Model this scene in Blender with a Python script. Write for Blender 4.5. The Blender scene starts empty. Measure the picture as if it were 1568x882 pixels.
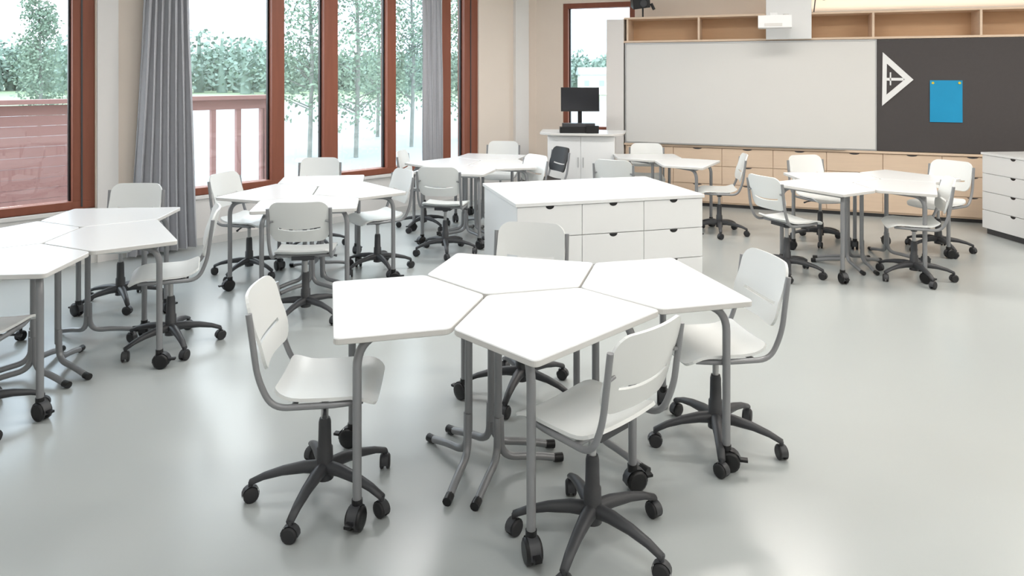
import bpy, math, random
from mathutils import Vector, Matrix
random.seed(7)
F=1080.0; H=1.65; HZ=115.0; CU=784.0
sc=bpy.context.scene
sc.view_settings.view_transform='Standard'
sc.view_settings.look='None'
sc.view_settings.exposure=0.25

# ---------------------------------------------------------------- materials
def lin(c):
    r=[]
    for x in c:
        x/=255.0
        r.append(x/12.92 if x<=0.04045 else ((x+0.055)/1.055)**2.4)
    return (r[0],r[1],r[2],1)
def mat(name,col,rough=0.5,metal=0.0,var=0.04,scale=6.0,bump=0.0,spec=0.5,stretch=None):
    m=bpy.data.materials.new(name); m.use_nodes=True
    nt=m.node_tree; b=nt.nodes['Principled BSDF']
    b.inputs['Roughness'].default_value=rough
    b.inputs['Metallic'].default_value=metal
    b.inputs['Specular IOR Level'].default_value=spec
    tc=nt.nodes.new('ShaderNodeTexCoord'); mp=nt.nodes.new('ShaderNodeMapping')
    nt.links.new(tc.outputs['Object'],mp.inputs['Vector'])
    if stretch: mp.inputs['Scale'].default_value=stretch
    n=nt.nodes.new('ShaderNodeTexNoise'); n.inputs['Scale'].default_value=scale; n.inputs['Detail'].default_value=4
    nt.links.new(mp.outputs['Vector'],n.inputs['Vector'])
    c=lin(col)
    mx=nt.nodes.new('ShaderNodeMix'); mx.data_type='RGBA'
    mx.inputs[6].default_value=tuple(max(0,x*(1-var)) for x in c[:3])+(1,)
    mx.inputs[7].default_value=tuple(min(1,x*(1+var)) for x in c[:3])+(1,)
    nt.links.new(n.outputs['Fac'],mx.inputs[0])
    nt.links.new(mx.outputs[2],b.inputs['Base Color'])
    if bump>0:
        bp=nt.nodes.new('ShaderNodeBump'); bp.inputs['Strength'].default_value=bump; bp.inputs['Distance'].default_value=0.01
        nt.links.new(n.outputs['Fac'],bp.inputs['Height']); nt.links.new(bp.outputs['Normal'],b.inputs['Normal'])
    return m
M={}
M['floor']=mat('linoleum_floor',(184,189,188),0.24,0,0.025,1.2,0.0,0.7)
M['wall']=mat('painted_wall',(240,226,212),0.8,0,0.02,3,0.02)
M['wallw']=mat('white_wall',(236,232,228),0.8,0,0.02,3,0.02)
M['ceil']=mat('ceiling_paint',(240,240,240),0.9,0,0.02,3)
M['white']=mat('white_laminate',(240,241,241),0.32,0,0.01,4)
M['top']=mat('white_tabletop',(239,240,240),0.26,0,0.01,4)
M['edge']=mat('tabletop_edge',(220,218,214),0.5,0,0.02,4)
M['shell']=mat('white_chair_shell',(237,239,237),0.33,0,0.01,4)
M['tube']=mat('grey_painted_steel',(150,151,153),0.38,0.35,0.03,10)
M['dark']=mat('dark_plastic',(66,67,70),0.45,0,0.06,10)
M['black']=mat('black_plastic',(22,22,24),0.4,0,0.1,10)
M['rubber']=mat('caster_rubber',(45,45,47),0.6,0,0.1,10)
M['red']=mat('stained_window_wood',(142,84,64),0.5,0,0.2,3,0.05,0.4,(8,8,0.6))
M['redd']=mat('stained_fence_wood',(152,116,112),0.7,0,0.12,3,0.05,0.3,(1,1,8))
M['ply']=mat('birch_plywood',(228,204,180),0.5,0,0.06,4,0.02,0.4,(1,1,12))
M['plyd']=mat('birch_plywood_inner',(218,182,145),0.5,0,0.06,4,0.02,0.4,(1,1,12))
M['board']=mat('whiteboard_enamel',(226,225,222),0.3,0,0.01,4)
M['chalk']=mat('dark_pinboard',(76,72,72),0.8,0,0.06,30,0.03)
M['blue']=mat('blue_paper',(10,150,200),0.6,0,0.06,5)
M['yellow']=mat('yellow_pin',(220,200,60),0.5)
M['curt']=mat('grey_curtain_fabric',(186,186,190),0.9,0,0.06,40,0.05,0.2)
M['alu']=mat('aluminium',(190,190,190),0.35,0.7)
M['bark']=mat('birch_bark',(122,126,120),0.9,0,0.35,5)
M['leaf']=mat('hazed_birch_leaves',(112,132,114),0.8,0,0.3,1.5)  # greyed and lightened, outdoor haze is painted into the leaf colour
M['leaff']=mat('hazed_distant_foliage',(120,140,130),0.9,0,0.25,0.2)  # distance haze is mixed into this pale treeline green
M['grass']=mat('grass_field',(128,146,116),0.95,0,0.2,0.05)
M['lot']=mat('pale_gravel_yard',(142,148,150),0.9,0,0.08,0.1)
M['deck']=mat('terrace_deck',(180,172,166),0.7,0,0.1,2,0,0.4,(1,8,1))
M['roof']=mat('roof_metal',(150,160,165),0.6)
M['screen']=mat('screen_glass',(18,20,28),0.15)
# glass
g=bpy.data.materials.new('window_glass'); g.use_nodes=True
nt=g.node_tree; nt.nodes.clear()
o=nt.nodes.new('ShaderNodeOutputMaterial'); mx=nt.nodes.new('ShaderNodeMixShader')
t=nt.nodes.new('ShaderNodeBsdfTransparent'); t.inputs[0].default_value=(0.95,0.97,0.97,1)
gl=nt.nodes.new('ShaderNodeBsdfGlossy'); gl.inputs['Roughness'].default_value=0.02
mx.inputs[0].default_value=0.07
nt.links.new(t.outputs[0],mx.inputs[1]); nt.links.new(gl.outputs[0],mx.inputs[2]); nt.links.new(mx.outputs[0],o.inputs[0])
M['glass']=g
e=bpy.data.materials.new('fill_lamp_diffuser'); e.use_nodes=True
b=e.node_tree.nodes['Principled BSDF']; b.inputs['Emission Color'].default_value=(1,0.96,0.9,1); b.inputs['Emission Strength'].default_value=2.0  # glowing panel of the added, unseen ceiling lamps
M['fill_lamp']=e

# ---------------------------------------------------------------- mesh builder
class MB:
    def __init__(s): s.v=[];s.f=[];s.m=[];s.sm=[];s.mats=[]
    def mi(s,k):
        if k not in s.mats: s.mats.append(k)
        return s.mats.index(k)
    def add(s,vs,fs,k,smooth=False,T=None):
        o=len(s.v)
        for p in vs:
            p=Vector(p)
            if T is not None: p=T@p
            s.v.append(p)
        i=s.mi(k)
        for f in fs:
            s.f.append([o+a for a in f]); s.m.append(i); s.sm.append(smooth)
    def box(s,x0,x1,y0,y1,z0,z1,k,T=None):
        vs=[(x0,y0,z0),(x1,y0,z0),(x1,y1,z0),(x0,y1,z0),(x0,y0,z1),(x1,y0,z1),(x1,y1,z1),(x0,y1,z1)]
        fs=[(0,3,2,1),(4,5,6,7),(0,1,5,4),(1,2,6,5),(2,3,7,6),(3,0,4,7)]
        s.add(vs,fs,k,False,T)
    def tube(s,path,r,k,seg=10,T=None,cap=True):
        path=[Vector(p) for p in path]; n=len(path)
        rs=r if isinstance(r,(list,tuple)) else [r]*n
        tg=[]
        for i in range(n):
            a=path[max(i-1,0)]; b=path[min(i+1,n-1)]
            tg.append((b-a).normalized())
        up=Vector((0,0,1)) if abs(tg[0].z)<0.9 else Vector((1,0,0))
        u=tg[0].cross(up).normalized()
        vs=[];fs=[]
        for i in range(n):
            u=(u-tg[i]*u.dot(tg[i])).normalized(); w=tg[i].cross(u)
            for j in range(seg):
                a=2*math.pi*j/seg
                vs.append(path[i]+(u*math.cos(a)+w*math.sin(a))*rs[i])
        for i in range(n-1):
            for j in range(seg):
                fs.append((i*seg+j,i*seg+(j+1)%seg,(i+1)*seg+(j+1)%seg,(i+1)*seg+j))
        s.add(vs,fs,k,True,T)
        if cap:
            s.add(vs[:seg],[tuple(range(seg))[::-1]],k,False,T); s.add(vs[-seg:],[tuple(range(seg))],k,False,T)
    def prism(s,poly,z0,z1,k,kside=None,T=None,bev=0.0):
        n=len(poly); kside=kside or k
        cx=sum(p[0] for p in poly)/n; cy=sum(p[1] for p in poly)/n
        def ins(p):
            if bev<=0: return p
            d=math.hypot(p[0]-cx,p[1]-cy); q=(d-bev)/d
            return (cx+(p[0]-cx)*q,cy+(p[1]-cy)*q)
        top=[(*ins(p),z1) for p in poly]; bot=[(*ins(p),z0) for p in poly]
        s.add(top,[tuple(range(n))],k,False,T); s.add(bot,[tuple(range(n))[::-1]],kside,False,T)
        if bev>0:
            a=[(p[0],p[1],z1-bev) for p in poly]; b=[(p[0],p[1],z0+bev) for p in poly]
            s.add(a+top,[(i,(i+1)%n,n+(i+1)%n,n+i) for i in range(n)],k,False,T)
            s.add(b+a,[(i,(i+1)%n,n+(i+1)%n,n+i) for i in range(n)],kside,False,T)
            s.add(bot+b,[(i,(i+1)%n,n+(i+1)%n,n+i) for i in range(n)],kside,False,T)
        else:
            s.add(bot+top,[(i,(i+1)%n,n+(i+1)%n,n+i) for i in range(n)],kside,False,T)
    def grid(s,fn,us,vs_,thick,k,skip=None,T=None):
        nu=len(us);nv=len(vs_)
        P=[[Vector(fn(u,v)) for u in us] for v in vs_]
        idx=lambda i,j:i*nu+j
        flat=[p for r in P for p in r]
        faces=[]
        for i in range(nv-1):
            for j in range(nu-1):
                if skip and skip((us[j]+us[j+1])/2,(vs_[i]+vs_[i+1])/2): continue
                faces.append((idx(i,j),idx(i,j+1),idx(i+1,j+1),idx(i+1,j)))
        N=[Vector((0,0,0)) for _ in flat]
        for f in faces:
            a,b,c,d=[flat[q] for q in f]
            nn=(c-a).cross(d-b)
            if nn.length>1e-12: nn.normalize()
            for q in f: N[q]+=nn
        for i in range(len(N)):
            if N[i].length>1e-9: N[i].normalize()
        off=len(flat)
        vv=flat+[p-n*thick for p,n in zip(flat,N)]
        fs=list(faces)+[tuple(off+q for q in f[::-1]) for f in faces]
        s.add(vv,fs,k,True,T)
        cnt={}
        for f in faces:
            for a,b in zip(f,f[1:]+f[:1]):
                cnt[(a,b)]=1
        sd=[]
        for (a,b) in cnt:
            if (b,a) not in cnt: sd.append((b,a,off+a,off+b))
        s.add(vv,sd,k,False,T)
    def lathe_x(s,prof,k,seg=20,T=None):
        vs=[];fs=[];n=len(prof)
        for (x,r) in prof:
            for j in range(seg):
                a=2*math.pi*j/seg
                vs.append((x,r*math.cos(a),r*math.sin(a)))
        for i in range(n-1):
            for j in range(seg):
                fs.append((i*seg+j,(i+1)*seg+j,(i+1)*seg+(j+1)%seg,i*seg+(j+1)%seg))
        s.add(vs,fs,k,True,T)
        s.add(vs[:seg],[tuple(range(seg))],k,False,T); s.add(vs[-seg:],[tuple(range(seg))[::-1]],k,False,T)
    def halfdisc(s,cx,cz,r,y0,y1,k,T=None,n=12,sq=0.75):
        pts=[(cx+r*math.cos(math.pi+math.pi*i/n),cz+sq*r*math.sin(math.pi+math.pi*i/n)) for i in range(n+1)]
        a=[(p[0],y0,p[1]) for p in pts]; b=[(p[0],y1,p[1]) for p in pts]; m=len(pts)
        s.add(a+b,[tuple(range(m)),tuple(range(m,2*m))[::-1]]+[(i,m+i,m+(i+1)%m,(i+1)%m) for i in range(m)],k,False,T)
    def mesh(s,name):
        me=bpy.data.meshes.new(name); me.from_pydata([tuple(p) for p in s.v],[],s.f)
        for k in s.mats: me.materials.append(M[k])
        me.polygons.foreach_set('material_index',s.m); me.polygons.foreach_set('use_smooth',s.sm)
        me.update(); return me
    def obj(s,name,bevel=0.0):
        ob=bpy.data.objects.new(name,s.mesh(name)); sc.collection.objects.link(ob)
        if bevel>0:
            m=ob.modifiers.new('bevel','BEVEL'); m.width=bevel; m.segments=2; m.limit_method='ANGLE'
        return ob
def place(me,name,x,y,ang,z=0):
    ob=bpy.data.objects.new(name,me); sc.collection.objects.link(ob)
    ob.location=(x,y,z); ob.rotation_euler=(0,0,ang); return ob
def fillet(pts,r,n=6):
    pts=[Vector(p) for p in pts]; out=[pts[0]]
    for i in range(1,len(pts)-1):
        a,b,c=pts[i-1],pts[i],pts[i+1]
        d1=(a-b);d2=(c-b); rr=min(r,d1.length*0.49,d2.length*0.49)
        p=b+d1.normalized()*rr; q=b+d2.normalized()*rr
        for k in range(n+1):
            t=k/n; out.append(p*(1-t)**2+b*2*t*(1-t)+q*t*t)
    out.append(pts[-1]); return out
def R(z): return Matrix.Rotation(z,4,'Z')
def Tr(x,y,z=0): return Matrix.Translation((x,y,z))
def rad(d): return math.radians(d)

# ---------------------------------------------------------------- chair (faces +Y)
def caster(mb,T,wr,gap,brake=False,k='rubber'):
    w=wr*0.55
    for sgn in (-1,1):
        x0=sgn*gap; x1=sgn*(gap+w)
        if sgn<0: x0,x1=x1,x0
        mb.lathe_x([(x0,wr*0.8),(x0+w*0.2,wr),(x1-w*0.2,wr),(x1,wr*0.8),(x1,wr*0.4)],k,18,T@Tr(0,0,wr))
    mb.tube([(-gap-w*0.5,0,wr),(gap+w*0.5,0,wr)],wr*0.35,'dark',10,T)
    n=8; vs=[];fs=[]
    for i in range(n+1):
        a=rad(-10)+rad(200)*i/n
        for x in (-gap-w*0.55,gap+w*0.55):
            vs.append((x,wr*1.12*math.cos(a),wr+wr*1.12*math.sin(a)))
    for i in range(n): fs.append((2*i,2*i+1,2*i+3,2*i+2))
    mb.add(vs,fs,'dark',True,T)
    if brake:
        mb.box(-0.012,0.012,-wr*1.75,-wr*0.7,wr*1.05,wr*1.3,'black',T)
def chair_mesh(shell='shell',star_rot=0.3,name='school_swivel_chair'):
    mb=MB()
    W=0.192;D=0.375;Rc=0.045
    def seat(u,v):
        yy=-0.155+v*D
        e=0
        if v*D<Rc: e=Rc-v*D
        if (1-v)*D<Rc: e=Rc-(1-v)*D
        w=W-Rc+math.sqrt(max(0,Rc*Rc-e*e))
        w=max(w,0.02)*(0.95+0.05*v)
        x=u*w
        z=0.462+0.012*(x/W)**2 -0.008*math.cos((v-0.4)*3)
        if v>0.72: z-=((v-0.72)/0.28)**2*0.04
        if v<0.25: z+=((0.25-v)/0.25)**2*0.03
        return (x,yy,z)
    us=[-1+2*i/14 for i in range(15)]
    vv=[0,0.008,0.03,0.07,0.12,0.18,0.26,0.35,0.45,0.55,0.65,0.74,0.82,0.88,0.93,0.97,0.992,1]
    mb.grid(seat,us,vv,0.012,shell)
    BW=0.188;BH=0.27;Rb=0.065
    def back(u,v):
        e=0
        if v*BH<Rb: e=Rb-v*BH
        if (1-v)*BH<Rb: e=Rb-(1-v)*BH
        w=BW-Rb+math.sqrt(max(0,Rb*Rb-e*e)); w=max(w,0.02)
        x=u*w
        v2=v+0.09*(u*u-0.3)*math.exp(-((v-0.33)/0.17)**2)
        y=-0.185-0.055*v-0.032*(1-(x/BW)**2)+0.02*(1-v)**2
        return (x,y,0.562+v2*BH)
    us2=[-1+2*i/20 for i in range(21)]
    vb=[0,0.01,0.04,0.09,0.15,0.21,0.26,0.30,0.35,0.40,0.47,0.56,0.65,0.74,0.82,0.89,0.94,0.98,0.995,1]
    def skip(u,v):
        return abs(u)<0.72 and 0.30<v<0.35
    mb.grid(back,us2,vb,-0.011,shell,skip)
    for sx in (-1,1):
        p=[(sx*0.155,0.165,0.437),(sx*0.182,0.08,0.437),(sx*0.192,-0.155,0.437),(sx*0.199,-0.205,0.55),(sx*0.199,-0.236,0.785)]
        mb.tube(fillet(p,0.055),0.0115,'tube',10)
        mb.tube([(sx*0.199,-0.222,0.69),(sx*0.165,-0.226,0.70)],0.007,'tube',8)
    mb.tube([(-0.188,0.03,0.437),(0.188,0.03,0.437)],0.011,'tube',8)
    mb.tube([(-0.188,-0.08,0.437),(0.188,-0.08,0.437)],0.011,'tube',8)
    mb.box(-0.075,0.075,-0.1,0.06,0.41,0.435,'dark')
    mb.tube([(0.05,0.0,0.417),(0.17,0.03,0.41),(0.205,0.035,0.403)],[0.006,0.006,0.009],'dark',8)
    mb.tube([(0,0,0.30),(0,0,0.415)],0.014,'alu',14)
    mb.tube([(0,0,0.07),(0,0,0.19),(0,0,0.195),(0,0,0.29),(0,0,0.305)],[0.034,0.031,0.026,0.024,0.02],'dark',18)
    mb.tube([(0,0,0.385),(0,0,0.41)],0.024,'dark',14)
    for i in range(5):
        a=star_rot+2*math.pi*i/5
        T=R(a)
        path=[(0,0.02,0.115),(0,0.08,0.118),(0,0.16,0.110),(0,0.23,0.094),(0,0.285,0.072)]
        n=len(path); ww=[0.027,0.025,0.021,0.018,0.015]; hh=[0.026,0.023,0.018,0.014,0.012]
        vs=[];fs=[]; sg=10
        for q,(p,w,h) in enumerate(zip(path,ww,hh)):
            for j in range(sg):
                t=2*math.pi*j/sg
                vs.append((w*math.cos(t),p[1],p[2]+h*math.sin(t)))
        for q in range(n-1):
            for j in range(sg): fs.append((q*sg+j,q*sg+(j+1)%sg,(q+1)*sg+(j+1)%sg,(q+1)*sg+j))
        fs.append(tuple(range((n-1)*sg,n*sg)))
        mb.add(vs,fs,'dark',True,T)
        mb.tube([(0,0.28,0.045),(0,0.28,0.075)],0.009,'dark',8,T)
        caster(mb,T@Tr(0,0.28)@R(0.9+i*1.3),0.029,0.005)
    return mb.mesh(name)
chairs=[chair_mesh(star_rot=r) for r in (0.25,0.62,0.95,0.68,1.2)]
dchair=chair_mesh('black',0.3,'black_chair')
def chair(x,y,facing,v=0):
    return place(chairs[v],'school_swivel_chair',x,y,rad(facing-90))

# ---------------------------------------------------------------- table (apex at origin, pointing +Y)
def roundpoly(pts,r,n=5):
    out=[];m=len(pts)
    for i in range(m):
        a=Vector(pts[i-1]);b=Vector(pts[i]);c=Vector(pts[(i+1)%m])
        p=b+(a-b).normalized()*r;q=b+(c-b).normalized()*r
        for k in range(n+1):
            t=k/n; v=p*(1-t)**2+b*2*t*(1-t)+q*t*t; out.append((v.x,v.y))
    return out
def table_mesh():
    mb=MB(); g=0.006
    hw=0.365-g; rise=0.365/math.tan(rad(60))
    pts=[(0,-g*1.15),(-hw,-rise-g*0.6),(-hw,-0.63),(hw,-0.63),(hw,-rise-g*0.6)]
    mb.prism(roundpoly(pts,0.025),0.696,0.72,'top','edge',None,0.003)
    zt=0.680
    post=Vector((0,-0.075,0))
    mb.tube([post+Vector((0,0,0.15)),post+Vector((0,0,zt))],0.0165,'tube',12)
    for sx in (-1,1):
        lx=sx*0.29; ly=-0.545
        p=[(0,-0.09,zt),(lx,ly,zt),(lx,ly,0.095)]
        mb.tube(fillet(p,0.10,8),0.0165,'tube',12)
        T=Tr(lx,ly)@R(sx*0.8+0.3)
        mb.tube([(0,0,0.07),(0,0,0.105)],0.02,'black',12,T)
        caster(mb,T@Tr(0,-0.012),0.042,0.006,True,'black')
        d=Vector((sx*0.88,-0.47,0))
        q=[post+Vector((0,0,0.23))+d*0.008,post+d*0.012+Vector((0,0,0.06)),post+d*0.15+Vector((0,0,0.045)),post+d*0.27+Vector((0,0,0.017))]
        mb.tube(fillet(q,0.09,8),0.0160,'tube',10)
        mb.tube([post+d*0.245+Vector((0,0,0.021)),post+d*0.285+Vector((0,0,0.018))],0.0178,'black',10)
    mb.tube([(-0.28,-0.53,zt),(0.28,-0.53,zt)],0.012,'tube',8)
    mb.box(-0.05,0.05,-0.14,-0.03,0.684,0.696,'tube')
    return mb.mesh('pentagonal_school_desk')
tm=table_mesh()
def cluster(px,py,phi,which='ABCD'):
    e=0.42
    qx=px+e*math.cos(rad(phi)); qy=py+e*math.sin(rad(phi))
    for w,x,y,d in (('A',px,py,phi),('D',px,py,phi+120),('B',px,py,phi+240),('C',qx,qy,phi+180)):
        if w in which: place(tm,'pentagonal_school_desk',x,y,rad(d-90))
# front cluster
cluster(-0.11,2.99,14.5)
chair(-0.735,2.77,5,3); chair(0.285,2.50,134,3); chair(0.915,3.17,190,4); chair(0.05,3.66,256,4)
# left cluster
cluster(-2.60,3.90,95)
chair(-2.08,4.30,203,1); chair(-2.55,3.33,93,0); chair(-3.3,4.25,335,2); chair(-2.82,5.08,272,1)
# window-side cluster
cluster(-1.55,5.49,100)
chair(-1.41,4.82,96,0); chair(-2.18,5.85,345,2); chair(-1.88,6.75,275,1); chair(-1.14,5.98,215,0)
# rear cluster
cluster(-0.45,7.30,75)
chair(-0.62,6.55,80,2); chair(-0.95,7.6,352,1); chair(0.05,7.1,215,0); chair(-0.14,8.5,262,2)
# board-side cluster
cluster(1.55,7.70,30,'BD')
chair(1.08,7.05,65,1); chair(2.16,7.35,170,0); chair(1.58,8.22,262,2)
# right cluster
cluster(2.95,6.12,30)
chair(2.28,5.85,22,0); chair(3.26,5.72,160,1); chair(4.0,6.62,212,2); chair(3.05,6.98,283,1)
place(dchair,'black_swivel_chair',0.34,7.92,rad(205-90))

# ---------------------------------------------------------------- wall frames
def frame(o,d):
    d=Vector((d[0],d[1],0)).normalized(); n=Vector((-d.y,d.x,0))
    m=Matrix(((d.x,n.x,0,o[0]),(d.y,n.y,0,o[1]),(0,0,1,0),(0,0,0,1)))
    return m
LO=Vector((-4.17,5.75)); LD=Vector((0.7195,0.6946))
LW=frame(LO,LD)
FO=Vector((1.48,9.2)); FD=Vector((0.939,-0.345)).normalized()
FW=frame(FO,FD)
def s_on(O,D,u,doff=0):
    n=Vector((-D.y,D.x)); O=O+n*doff
    r=(u-CU)/F
    return (r*O.y-O.x)/(D.x-r*D.y)
L=lambda u,d=0:s_on(LO,LD,u,d)
Fp=lambda u,d=0:s_on(FO,FD,u,d)
CH=3.15
Send=6.263
sW1a,sW1b=-1.75,L(146); sW2a,sW2b=L(262),L(733)
SILL=0.48;HEAD=2.92
mb=MB()
mb.box(-2.6,Send,0,0.28,0,SILL,'wallw',LW)
mb.box(-2.6,Send,0,0.28,HEAD,CH,'wall',LW)
mb.box(-2.6,sW1a,0,0.28,SILL,HEAD,'wall',LW)
mb.box(sW1b,sW2a,0,0.28,SILL,HEAD,'wall',LW)
mb.box(sW2b,Send+0.25,0,0.28,SILL,HEAD,'wall',LW)
mb.obj('wall_left')
mb=MB(); mb.box(L(786),L(806),-0.05,0.0,0,CH,'wallw',LW); mb.box(L(148),L(180),-0.03,0,0,CH,'wallw',LW); mb.obj('trim_1')
def window(name,s0,s1,mull,z0,z1,Fm,fl=0.07,fr=0.07,extra=None,dep=(0.02,0.16)):
    mb=MB()
    mb.box(s0,s1,dep[0],dep[1],z0,z0+0.07,'red',Fm); mb.box(s0,s1,dep[0],dep[1],z1-0.07,z1,'red',Fm)
    mb.box(s0,s0+fl,dep[0],dep[1],z0+0.07,z1-0.07,'red',Fm); mb.box(s1-fr,s1,dep[0],dep[1],z0+0.07,z1-0.07,'red',Fm)
    for a,b in mull: mb.box(a,b,dep[0],dep[1],z0+0.07,z1-0.07,'red',Fm)
    e=[s0+fl]+[x for ab in mull for x in ab]+[s1-fr]
    for i in range(0,len(e),2):
        a,b=e[i],e[i+1]
        if b-a<0.03: continue
        mb.box(a,b,0.10,0.106,z0+0.07,z1-0.07,'glass',Fm)
        for x in (a,b-0.018): mb.box(x,x+0.018,0.085,0.125,z0+0.07,z1-0.07,'black',Fm)
    return mb.obj(name,0.004)
window('window_1',sW1a,sW1b,[],SILL,HEAD,LW,0.1,sW1b-L(112))
window('window_2',sW2a,sW2b,[(L(418),L(437)),(L(498),L(519)),(L(595),L(608)),(L(679),L(692))],SILL,HEAD,LW,0.08,sW2b-L(713))
mb=MB(); mb.box(sW1a,sW1b,-0.03,0.02,SILL-0.03,SILL,'wallw',LW); mb.box(sW2a,sW2b,-0.03,0.02,SILL-0.03,SILL,'wallw',LW); mb.obj('trim_2')
mb=MB()
for u in (126,722): mb.box(L(u)-0.006,L(u)+0.006,0.012,0.022,SILL+0.02,HEAD-0.02,'dark',LW)
mb.obj('trim_3')

DB=0.47
b0=Fp(818,DB); wa=Fp(862,DB); wb=Fp(972,DB); BZ0,BZ1=0.86,2.66
mb=MB()
mb.box(b0-0.2,wa,DB,DB+0.28,0,CH,'wall',FW)
mb.box(wa,wb,DB,DB+0.28,0,BZ0,'wall',FW); mb.box(wa,wb,DB,DB+0.28,BZ1,CH,'wall',FW)
mb.box(wb,6.9,DB,DB+0.28,0,CH,'wall',FW)
mb.obj('wall_back')
BW_=FW@Tr(0,DB,0)
window('window_3',wa,wb,[],BZ0,BZ1,BW_,0.07,0.07)
pr=FW@Vector((6.3,DB,0)); 
mb=MB(); mb.box(pr.x,pr.x+0.2,-3.2,pr.y+0.1,0,CH,'wallw'); mb.obj('wall_right')
mb=MB(); mb.box(-6.3,pr.x+0.2,-3.4,-3.2,0,CH,'wallw'); mb.obj('wall_rear')
pl=LW@Vector((-2.6,0,0))
mb=MB(); mb.box(pl.x-0.2,pl.x,-3.4,pl.y+0.15,0,CH,'wallw'); mb.obj('wall_side')
def bigger(z0,z1,k,name):
    mb=MB(); mb.prism([(pl.x-0.2,-3.4),(pr.x+0.2,-3.4),(pr.x+0.2,pr.y+0.3),((FW@Vector((b0-0.1,DB+0.28,0))).x,(FW@Vector((b0-0.1,DB+0.28,0))).y),((LW@Vector((-2.6,0.28,0))).x,(LW@Vector((-2.6,0.28,0))).y)],z0,z1,k); return mb.obj(name)
bigger(-0.12,0,'floor','floor'); bigger(CH,CH+0.15,'ceil','ceiling')
mb=MB(); mb.box(-2.5,Send-0.02,-0.014,0,0,0.07,'edge',LW); mb.obj('baseboard_left')

# ---------------------------------------------------------------- storage wall with boards
TE=6.2; tw=Fp(1342); 
mb=MB()
mb.box(0,TE,0.03,DB-0.01,0.0,0.045,'dark',FW)
mb.box(0,TE,0.0,DB-0.01,0.045,0.745,'ply',FW)
mb.box(-0.01,TE,-0.035,DB-0.01,0.745,0.77,'ply',FW)
mb.box(0,TE,0.02,DB-0.01,0.77,2.07,'wallw',FW)
mb.box(-0.02,TE,-0.02,DB-0.01,2.07,2.095,'ply',FW)
mb.box(-0.02,TE,-0.02,DB-0.01,2.375,2.40,'ply',FW)
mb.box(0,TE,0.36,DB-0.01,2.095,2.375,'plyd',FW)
for u in (961,1070,1240,1337,1502): 
    t=Fp(u); mb.box(t-0.012,t+0.012,-0.015,0.36,2.095,2.375,'ply',FW)
mb.box(TE-0.03,TE,-0.015,0.36,2.095,2.375,'ply',FW)
mb.box(Fp(929),-0.02,-0.02,DB-0.01,0.0,2.38,'wallw',FW)
x=0.02; wd=0.595
while x+wd<TE:
    for r in range(3):
        z0=0.065+r*0.225; mb.box(x+0.003,x+wd-0.003,-0.018,0,z0+0.003,z0+0.222,'ply',FW)
        mb.halfdisc(x+wd/2,z0+0.221,0.055,-0.0195,-0.0178,'dark',FW,12,0.3)
    x+=wd
mb.obj('built_in_storage_unit',0.0015)
mb=MB(); mb.box(0.01,tw-0.005,-0.025,0.018,0.785,2.05,'board',FW)
for a,b,c,d in ((0.01,tw-0.005,2.045,2.065),(0.01,tw-0.005,0.772,0.79)): mb.box(a,b,-0.03,0.018,c,d,'alu',FW)
mb.box(0.0,0.015,-0.03,0.018,0.772,2.065,'alu',FW); mb.box(tw-0.012,tw,-0.03,0.018,0.772,2.065,'alu',FW)
mb.box(0.3,2.6,-0.065,-0.025,0.775,0.785,'alu',FW)
mb.obj('whiteboard')
mb=MB(); mb.box(tw+0.005,TE,-0.02,0.018,0.775,2.06,'chalk',FW); mb.obj('dark_pinboard')
def zat(u,v,d=0):
    t=Fp(u,d); p=FW@Vector((t,d,0)); return H-(v-HZ)*p.y/F
mb=MB(); a,b=Fp(1423),Fp(1473)
mb.grid(lambda u,v:(a+(b-a)*u,-0.028-0.005*math.sin(v*2.5)*math.sin(u*4+1),zat(1448,187)+(zat(1448,123)-zat(1448,187))*v),[i/8 for i in range(9)],[i/8 for i in range(9)],-0.0015,'blue',None,FW)
zt_=zat(1448,127)
for xx in (a+0.03,b-0.03): mb.tube([(xx,-0.0205,zt_),(xx,-0.036,zt_)],0.014,'yellow',10,FW)
mb.obj('blue_paper_sheet')
mb=MB()
A=Vector((Fp(1351),zat(1351,80)));B=Vector((Fp(1398),zat(1398,122)));C=Vector((Fp(1350),zat(1350,162)))
ce=(A+B+C)/3
def ring(P,k0,k1):
    o=[ce+(p-ce)*k0 for p in P]; i=[ce+(p-ce)*k1 for p in P]
    for y0,y1 in ((-0.034,-0.022),):
        vs=[(p.x,y0,p.y) for p in o+i]+[(p.x,y1,p.y) for p in o+i]
        fs=[]
        for q in range(3):
            r=(q+1)%3
            fs+=[(q,r,3+r,3+q),(6+q,9+q,9+r,6+r),(q,6+q,6+r,r),(3+q,3+r,9+r,9+q)]
        mb.add(vs,fs,'white',False,FW)
ring([A,B,C],1.0,0.58)
mb.box(A.x+0.04,B.x-0.10,-0.034,-0.022,ce.y-0.016,ce.y+0.016,'white',FW)
mb.box(ce.x-0.03,ce.x-0.015,-0.034,-0.022,ce.y-0.07,ce.y+0.08,'white',FW)
mb.obj('blackboard_set_square')
mb=MB(); a,b=Fp(1173),Fp(1242)
mb.box(a,b,-0.10,-0.021,2.08,CH,'white',FW)
mb.obj('projector_wall_mount',0.004)
a2,b2=Fp(1168,-0.5),Fp(1212,-0.5)
mb=MB(); zc=2.27
mb.box(a2-0.05,b2,-0.62,-0.36,2.19,2.33,'white',FW)
mb.box(a2+0.08,a2+0.16,-0.5,-0.10,2.33,2.37,'white',FW)
mb.box(a2+0.02,b2-0.1,-0.625,-0.62,2.205,2.24,'edge',FW)
mb.tube([(a2+0.25,-0.46,2.335),(a2+0.25,-0.46,2.352)],0.03,'edge',12,FW)
mb.obj('short_throw_projector',0.015)
mb=MB(); t0=Fp(1246)
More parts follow.
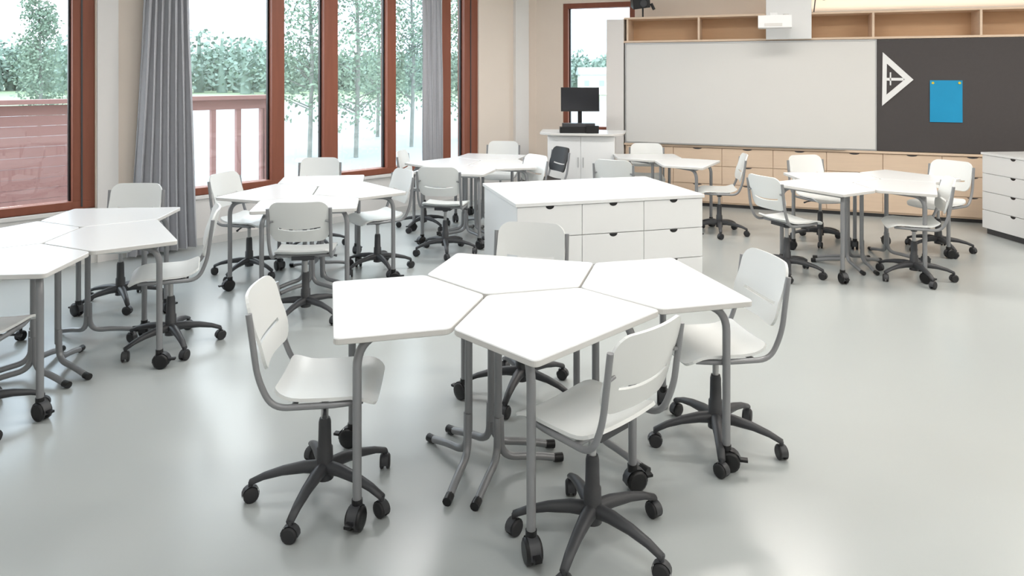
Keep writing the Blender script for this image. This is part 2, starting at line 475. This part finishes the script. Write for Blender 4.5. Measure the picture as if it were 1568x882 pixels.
mb.tube([FW@Vector(p) for p in fillet([(t0,-0.03,2.40),(t0+0.02,-0.05,2.60),(t0+0.12,-0.03,2.52),(t0+0.18,-0.05,2.62),(t0+0.18,-0.03,CH)],0.08)],0.006,'black',6); mb.obj('projector_cable')
mb=MB(); t0=Fp(982)
mb.tube([(t0+0.02,0.0,2.40),(t0+0.02,0.0,2.5),(t0+0.02,-0.03,2.56)],0.012,'black',8,FW)
T=FW@Tr(t0,-0.08,2.58)@Matrix.Rotation(0.35,4,'X')@R(0.4)
mb.box(-0.11,0.11,-0.08,0.08,-0.06,0.09,'black',T)
mb.lathe_x([(-0.02,0.045),(0,0.055),(0.03,0.045)],'dark',16,T@Tr(0.02,-0.08,0.01)@R(math.pi/2))
mb.tube([(0.13,-0.04,-0.02),(0.16,-0.06,-0.1)],0.02,'black',8,T)
mb.obj('wall_speaker',0.006)
mb=MB(); mb.box(1.9,6.1,0.30,0.36,2.40,2.43,'alu',FW); so_=mb.obj('uplight_strip')
ld=bpy.data.lights.new('uplight','AREA'); ld.shape='RECTANGLE'; ld.size=4.1; ld.size_y=0.04; ld.energy=7; ld.color=(1,0.93,0.82)
lo=bpy.data.objects.new('uplight',ld); sc.collection.objects.link(lo); lo.parent=so_
lo.matrix_world=FW@Tr(4.0,0.33,2.44)@Matrix.Rotation(math.pi,4,'X')

# ---------------------------------------------------------------- drawer islands
def drawer_unit(name,T,w,d,h,cols,rows,plinth=0.06,left=None):
    mb=MB()
    mb.box(0.03,w-0.03,0.03,d-0.03,0,plinth,'dark',T)
    mb.box(0.0,w,0.018,d-0.018,plinth,h-0.024,'white',T)
    mb.box(-0.012,w+0.012,-0.008,d+0.008,h-0.024,h,'top',T)
    cw=w/cols; rh=(h-0.024-plinth)/rows
    for side in (0,1):
        for i in range(cols):
            for j in range(rows):
                x0=i*cw;z0=plinth+j*rh
                y0,y1=(0,0.018) if side==0 else (d-0.018,d)
                mb.box(x0+0.002,x0+cw-0.002,y0,y1,z0+0.002,z0+rh-0.004,'white',T)
                if side==0: mb.halfdisc(x0+cw/2,z0+rh-0.003,0.032,-0.0015,0.001,'black',T)
    return mb.obj(name,0.0015)
fl=Vector((0.035,4.93)); dr=Vector((0.962,0.272))
TI=frame(fl,dr)
drawer_unit('drawer_cabinet_island',TI,1.46,0.98,0.75,3,3)
TR_=frame(Vector((4.92,7.38)),Vector((0.10,-0.995)))
drawer_unit('drawer_cabinet',TR_,1.6,0.5,0.845,2,4)

# ---------------------------------------------------------------- teacher desk
TD=frame(Vector((0.32,8.45)),Vector((0.985,-0.17)))
mb=MB()
mb.box(0.10,0.90,0.05,0.52,0.06,0.93,'white',TD); mb.box(0.13,0.87,0.07,0.50,0,0.06,'dark',TD)
mb.prism(roundpoly([(-0.03,0.58),(0.0,0.10),(0.14,-0.03),(0.88,-0.03),(1.0,0.10),(1.03,0.58)],0.03),0.93,0.958,'top','edge',TD,0.003)
mb.box(0.103,0.498,0.034,0.05,0.075,0.92,'white',TD); mb.box(0.502,0.897,0.034,0.05,0.075,0.92,'white',TD)
for x in (0.47,0.53): mb.tube([(x,0.02,0.55),(x,0.02,0.67)],0.005,'alu',8,TD)
mb.obj('teacher_lectern_desk',0.002)
TMn=TD@Tr(0.47,0.32,0.958)@R(0.15)
mb=MB()
mb.box(-0.13,0.13,-0.09,0.09,0,0.015,'black',TMn); mb.box(-0.025,0.025,0.02,0.045,0.015,0.30,'black',TMn)
T2=TMn@Tr(0,0,0.375)@Matrix.Rotation(-0.12,4,'X')
mb.box(-0.235,0.235,-0.02,0.018,-0.13,0.165,'black',T2); mb.box(-0.225,0.225,-0.0215,-0.019,-0.115,0.155,'screen',T2)
mb.obj('computer_monitor',0.003)
mb=MB(); T3=TD@Tr(0.47,0.12,0.958)@R(0.15)
mb.box(-0.23,0.22,-0.09,0.06,0,0.07,'black',T3); mb.box(-0.20,0.19,-0.07,0.04,0.07,0.115,'dark',T3); mb.box(0.08,0.23,-0.12,-0.05,0,0.09,'black',T3)
mb.obj('document_dock',0.004)

# ---------------------------------------------------------------- curtains
def curtain(name,s0t,s1t,s0b,s1b,doff,z0,z1,folds,amp):
    mb=MB(); nu=folds*10
    def f(u,v):
        s0=s0b+(s0t-s0b)*v**0.8; s1=s1b+(s1t-s1b)*v**0.8
        ph=u*folds*2*math.pi
        return (s0+(s1-s0)*u+0.012*math.sin(ph*2+v*3),-doff+amp*math.sin(ph+0.5*math.sin(v*2.5))*(0.75+0.35*(1-v))+0.01*math.sin(v*7+u*9),z0+(z1-z0)*v)
    mb.grid(f,[i/nu for i in range(nu+1)],[i/16 for i in range(17)],0.003,'curt',None,LW)
    return mb.obj(name)
d=0.16
LL=lambda u:L(u,-d)
curtain('grey_curtain',LL(229),LL(286),LL(194),LL(302),d,0.03,3.08,7,0.04)
curtain('grey_curtain',L(648,-0.1),L(677,-0.1),L(648,-0.1),L(678,-0.1),0.10,0.5,3.08,4,0.03)
mb=MB(); mb.box(-1.7,Send-0.5,-0.18,-0.08,3.09,3.15,'alu',LW); mb.obj('curtain_rail')

# ---------------------------------------------------------------- ceiling lamps, added out of view to brighten the room
def fill_lamp(x,y,pw):
    mb=MB(); mb.box(-0.62,0.62,-0.16,0.16,-0.05,0,'white'); mb.box(-0.59,0.59,-0.13,0.13,-0.056,-0.05,'fill_lamp')
    ob=mb.obj('added_ceiling_lamp'); ob.location=(x,y,CH)
    ld=bpy.data.lights.new('fill_lamp_light','AREA'); ld.shape='RECTANGLE'; ld.size=1.2; ld.size_y=0.26; ld.energy=pw
    ld.color=(1.0,0.945,0.88) if x>1.4 else (0.98,0.97,0.96)
    lo=bpy.data.objects.new('fill_lamp_light',ld); sc.collection.objects.link(lo); lo.parent=ob; lo.location=(0,0,-0.07)
for x,y,p in ((-3,1,8),(0,1,16),(3,1,28),(5.5,1,26),(-1.5,3.8,20),(1.5,3.8,28),(4.5,3.8,30),(-0.5,6.6,30),(2.3,6.4,32),(5.0,5.8,30),(-3,-1.6,6),(1,-1.6,14),(4.5,-1.6,20)):
    fill_lamp(x,y,p)

# ---------------------------------------------------------------- exterior
G=-1.5
mb=MB(); mb.add([(-400,-5,G-0.05),(400,-5,G-0.05),(400,600,G-0.05),(-400,600,G-0.05)],[(0,1,2,3)],'grass'); mb.obj('grass_field')
mb=MB(); mb.prism([(-70,0),(-75,55),(-30,80),(5,84),(45,78),(60,20),(20,11.5),(1,11.5),(-8,3)],G-0.04,G,'lot'); mb.obj('gravel_yard')
mb=MB(); mb.box(-6,3.4,0.30,2.4,-0.25,-0.08,'deck',LW)
for s in (-5.5,-3,-0.5,1.5,3.2): 
    for dd in (0.6,2.2): mb.box(s,s+0.15,dd,dd+0.15,G,-0.25,'redd',LW)
mb.obj('terrace_deck')
mb=MB(); rd=2.2; se=s_on(LO,LD,410,rd); sm_=s_on(LO,LD,240,rd)
z=-0.06
while z<1.30:
    mb.box(-6,sm_,rd,rd+0.03,z,z+0.111,'redd',LW); z+=0.115
s=-6
while s<sm_: mb.box(s,s+0.09,rd+0.03,rd+0.1,-0.08,1.33,'redd',LW); s+=1.2
mb.box(-6,se,rd-0.08,rd+0.12,1.33,1.38,'redd',LW)
mb.box(sm_,se,rd-0.01,rd+0.05,1.20,1.33,'redd',LW)
s=sm_
while s<se:
    mb.box(s,s+0.06,rd,rd+0.07,-0.08,1.25,'redd',LW); s+=0.33
mb.box(se-0.07,se,rd,rd+0.07,-0.08,1.33,'redd',LW)
mb.obj('terrace_railing')
def leaves(mb,c,rx,rz,n,size,k):
    for _ in range(n):
        a=random.random()*2*math.pi; zc=random.uniform(-1,1); rr=random.random()**0.4
        q=math.sqrt(1-zc*zc)
        p=Vector((c[0]+rx*rr*q*math.cos(a),c[1]+rx*rr*q*math.sin(a),c[2]+rz*rr*zc))
        u=Vector((random.gauss(0,1),random.gauss(0,1),random.gauss(0,1))).normalized(); w=u.orthogonal().normalized()
        h=size*random.uniform(0.6,1.3)
        mb.add([p-u*h,p-w*h*0.6,p+u*h,p+w*h*0.6],[(0,1,2,3)],k)
def tree(u,dist,h,seed):
    random.seed(seed); r=(u-CU)/F; x=r*dist;y=dist
    mb=MB(); 
    mb.tube([(0,0,0),(0.1,0,h*0.35),(-0.05,0.1,h*0.7),(0,0,h*0.98)],[0.09,0.075,0.05,0.02],'bark',8)
    for i in range(46):
        z=h*random.uniform(0.16,0.97); f=(z/h); rr=h*0.11*(1.15-f)+0.25
        a=random.random()*6.28; L_=rr*random.uniform(0.4,1)
        tip=(L_*math.cos(a),L_*math.sin(a),z+0.2)
        mb.tube([(0,0,z-0.3),tip],[0.03,0.01],'bark',4,None,False)
        leaves(mb,tip,0.55*rr+0.2,0.6*rr+0.4,80,0.085,'leaf')
    ob=mb.obj('birch_tree'); ob.location=(x,y,G+0.005)
for i,(u,dd,h) in enumerate(((474,27,10.5),(545,27,11.5),(578,36,12),(630,31,10.5),(662,40,11),(60,34,7.6),(705,34,10))): tree(u,dd,h,i+3)
random.seed(11)
mb=MB()
for i in range(210):
    u=-600+i*10+random.uniform(-6,6); dist=random.uniform(118,150); x=(u-CU)/F*dist
    h=random.uniform(6.0,9.5)*(1.15 if u<430 else 0.9)
    if i%9==0: h*=1.25
    leaves(mb,(x,dist,G+h*0.5),h*0.33,h*0.5,260,0.5,'leaff')
    mb.tube([(x,dist,G),(x,dist,G+h*0.9)],[0.9,0.2],'leaff',6)
mb.obj('distant_forest')
mb=MB()
x0=(910-CU)/F*112
mb.box(x0-2.2,x0+2.2,112,117,G,G+3.2,'white'); mb.add([(x0-2.5,111.5,G+3.2),(x0+2.5,111.5,G+3.2),(x0+2.5,117.5,G+3.2),(x0-2.5,117.5,G+3.2),(x0-2.5,114,G+4.4),(x0+2.5,114,G+4.4)],[(0,1,5,4),(2,3,4,5),(1,2,5),(3,0,4)],'roof')
for q in (-1.2,1.2): mb.box(x0+q-0.4,x0+q+0.4,111.9,112,G+1.4,G+2.3,'roof')
mb.obj('distant_house')

# ---------------------------------------------------------------- world + sun
w=bpy.data.worlds.new('sky'); sc.world=w; w.use_nodes=True; nt=w.node_tree
bg=nt.nodes['Background']; tc=nt.nodes.new('ShaderNodeTexCoord'); n=nt.nodes.new('ShaderNodeTexNoise'); n.inputs['Scale'].default_value=2.2; n.inputs['Detail'].default_value=5
cr=nt.nodes.new('ShaderNodeValToRGB'); cr.color_ramp.elements[0].position=0.42; cr.color_ramp.elements[0].color=(0.66,0.82,0.98,1); cr.color_ramp.elements[1].position=0.6; cr.color_ramp.elements[1].color=(0.95,0.98,1,1)
nt.links.new(tc.outputs['Generated'],n.inputs['Vector']); nt.links.new(n.outputs['Fac'],cr.inputs[0]); nt.links.new(cr.outputs[0],bg.inputs['Color'])
bg.inputs['Strength'].default_value=4.6
sd=bpy.data.lights.new('sun','SUN'); sd.energy=0.6; sd.angle=rad(8); so=bpy.data.objects.new('sun',sd); sc.collection.objects.link(so); so.rotation_euler=(rad(50),0,rad(-20))

# ---------------------------------------------------------------- camera
cd=bpy.data.cameras.new('camera'); co=bpy.data.objects.new('camera',cd); sc.collection.objects.link(co)
co.location=(0,0,H); co.rotation_euler=(rad(90),0,0)
cd.sensor_width=36; cd.lens=F/1568*36; cd.shift_y=-326/1568; cd.clip_end=1000; cd.clip_start=0.05
sc.camera=co
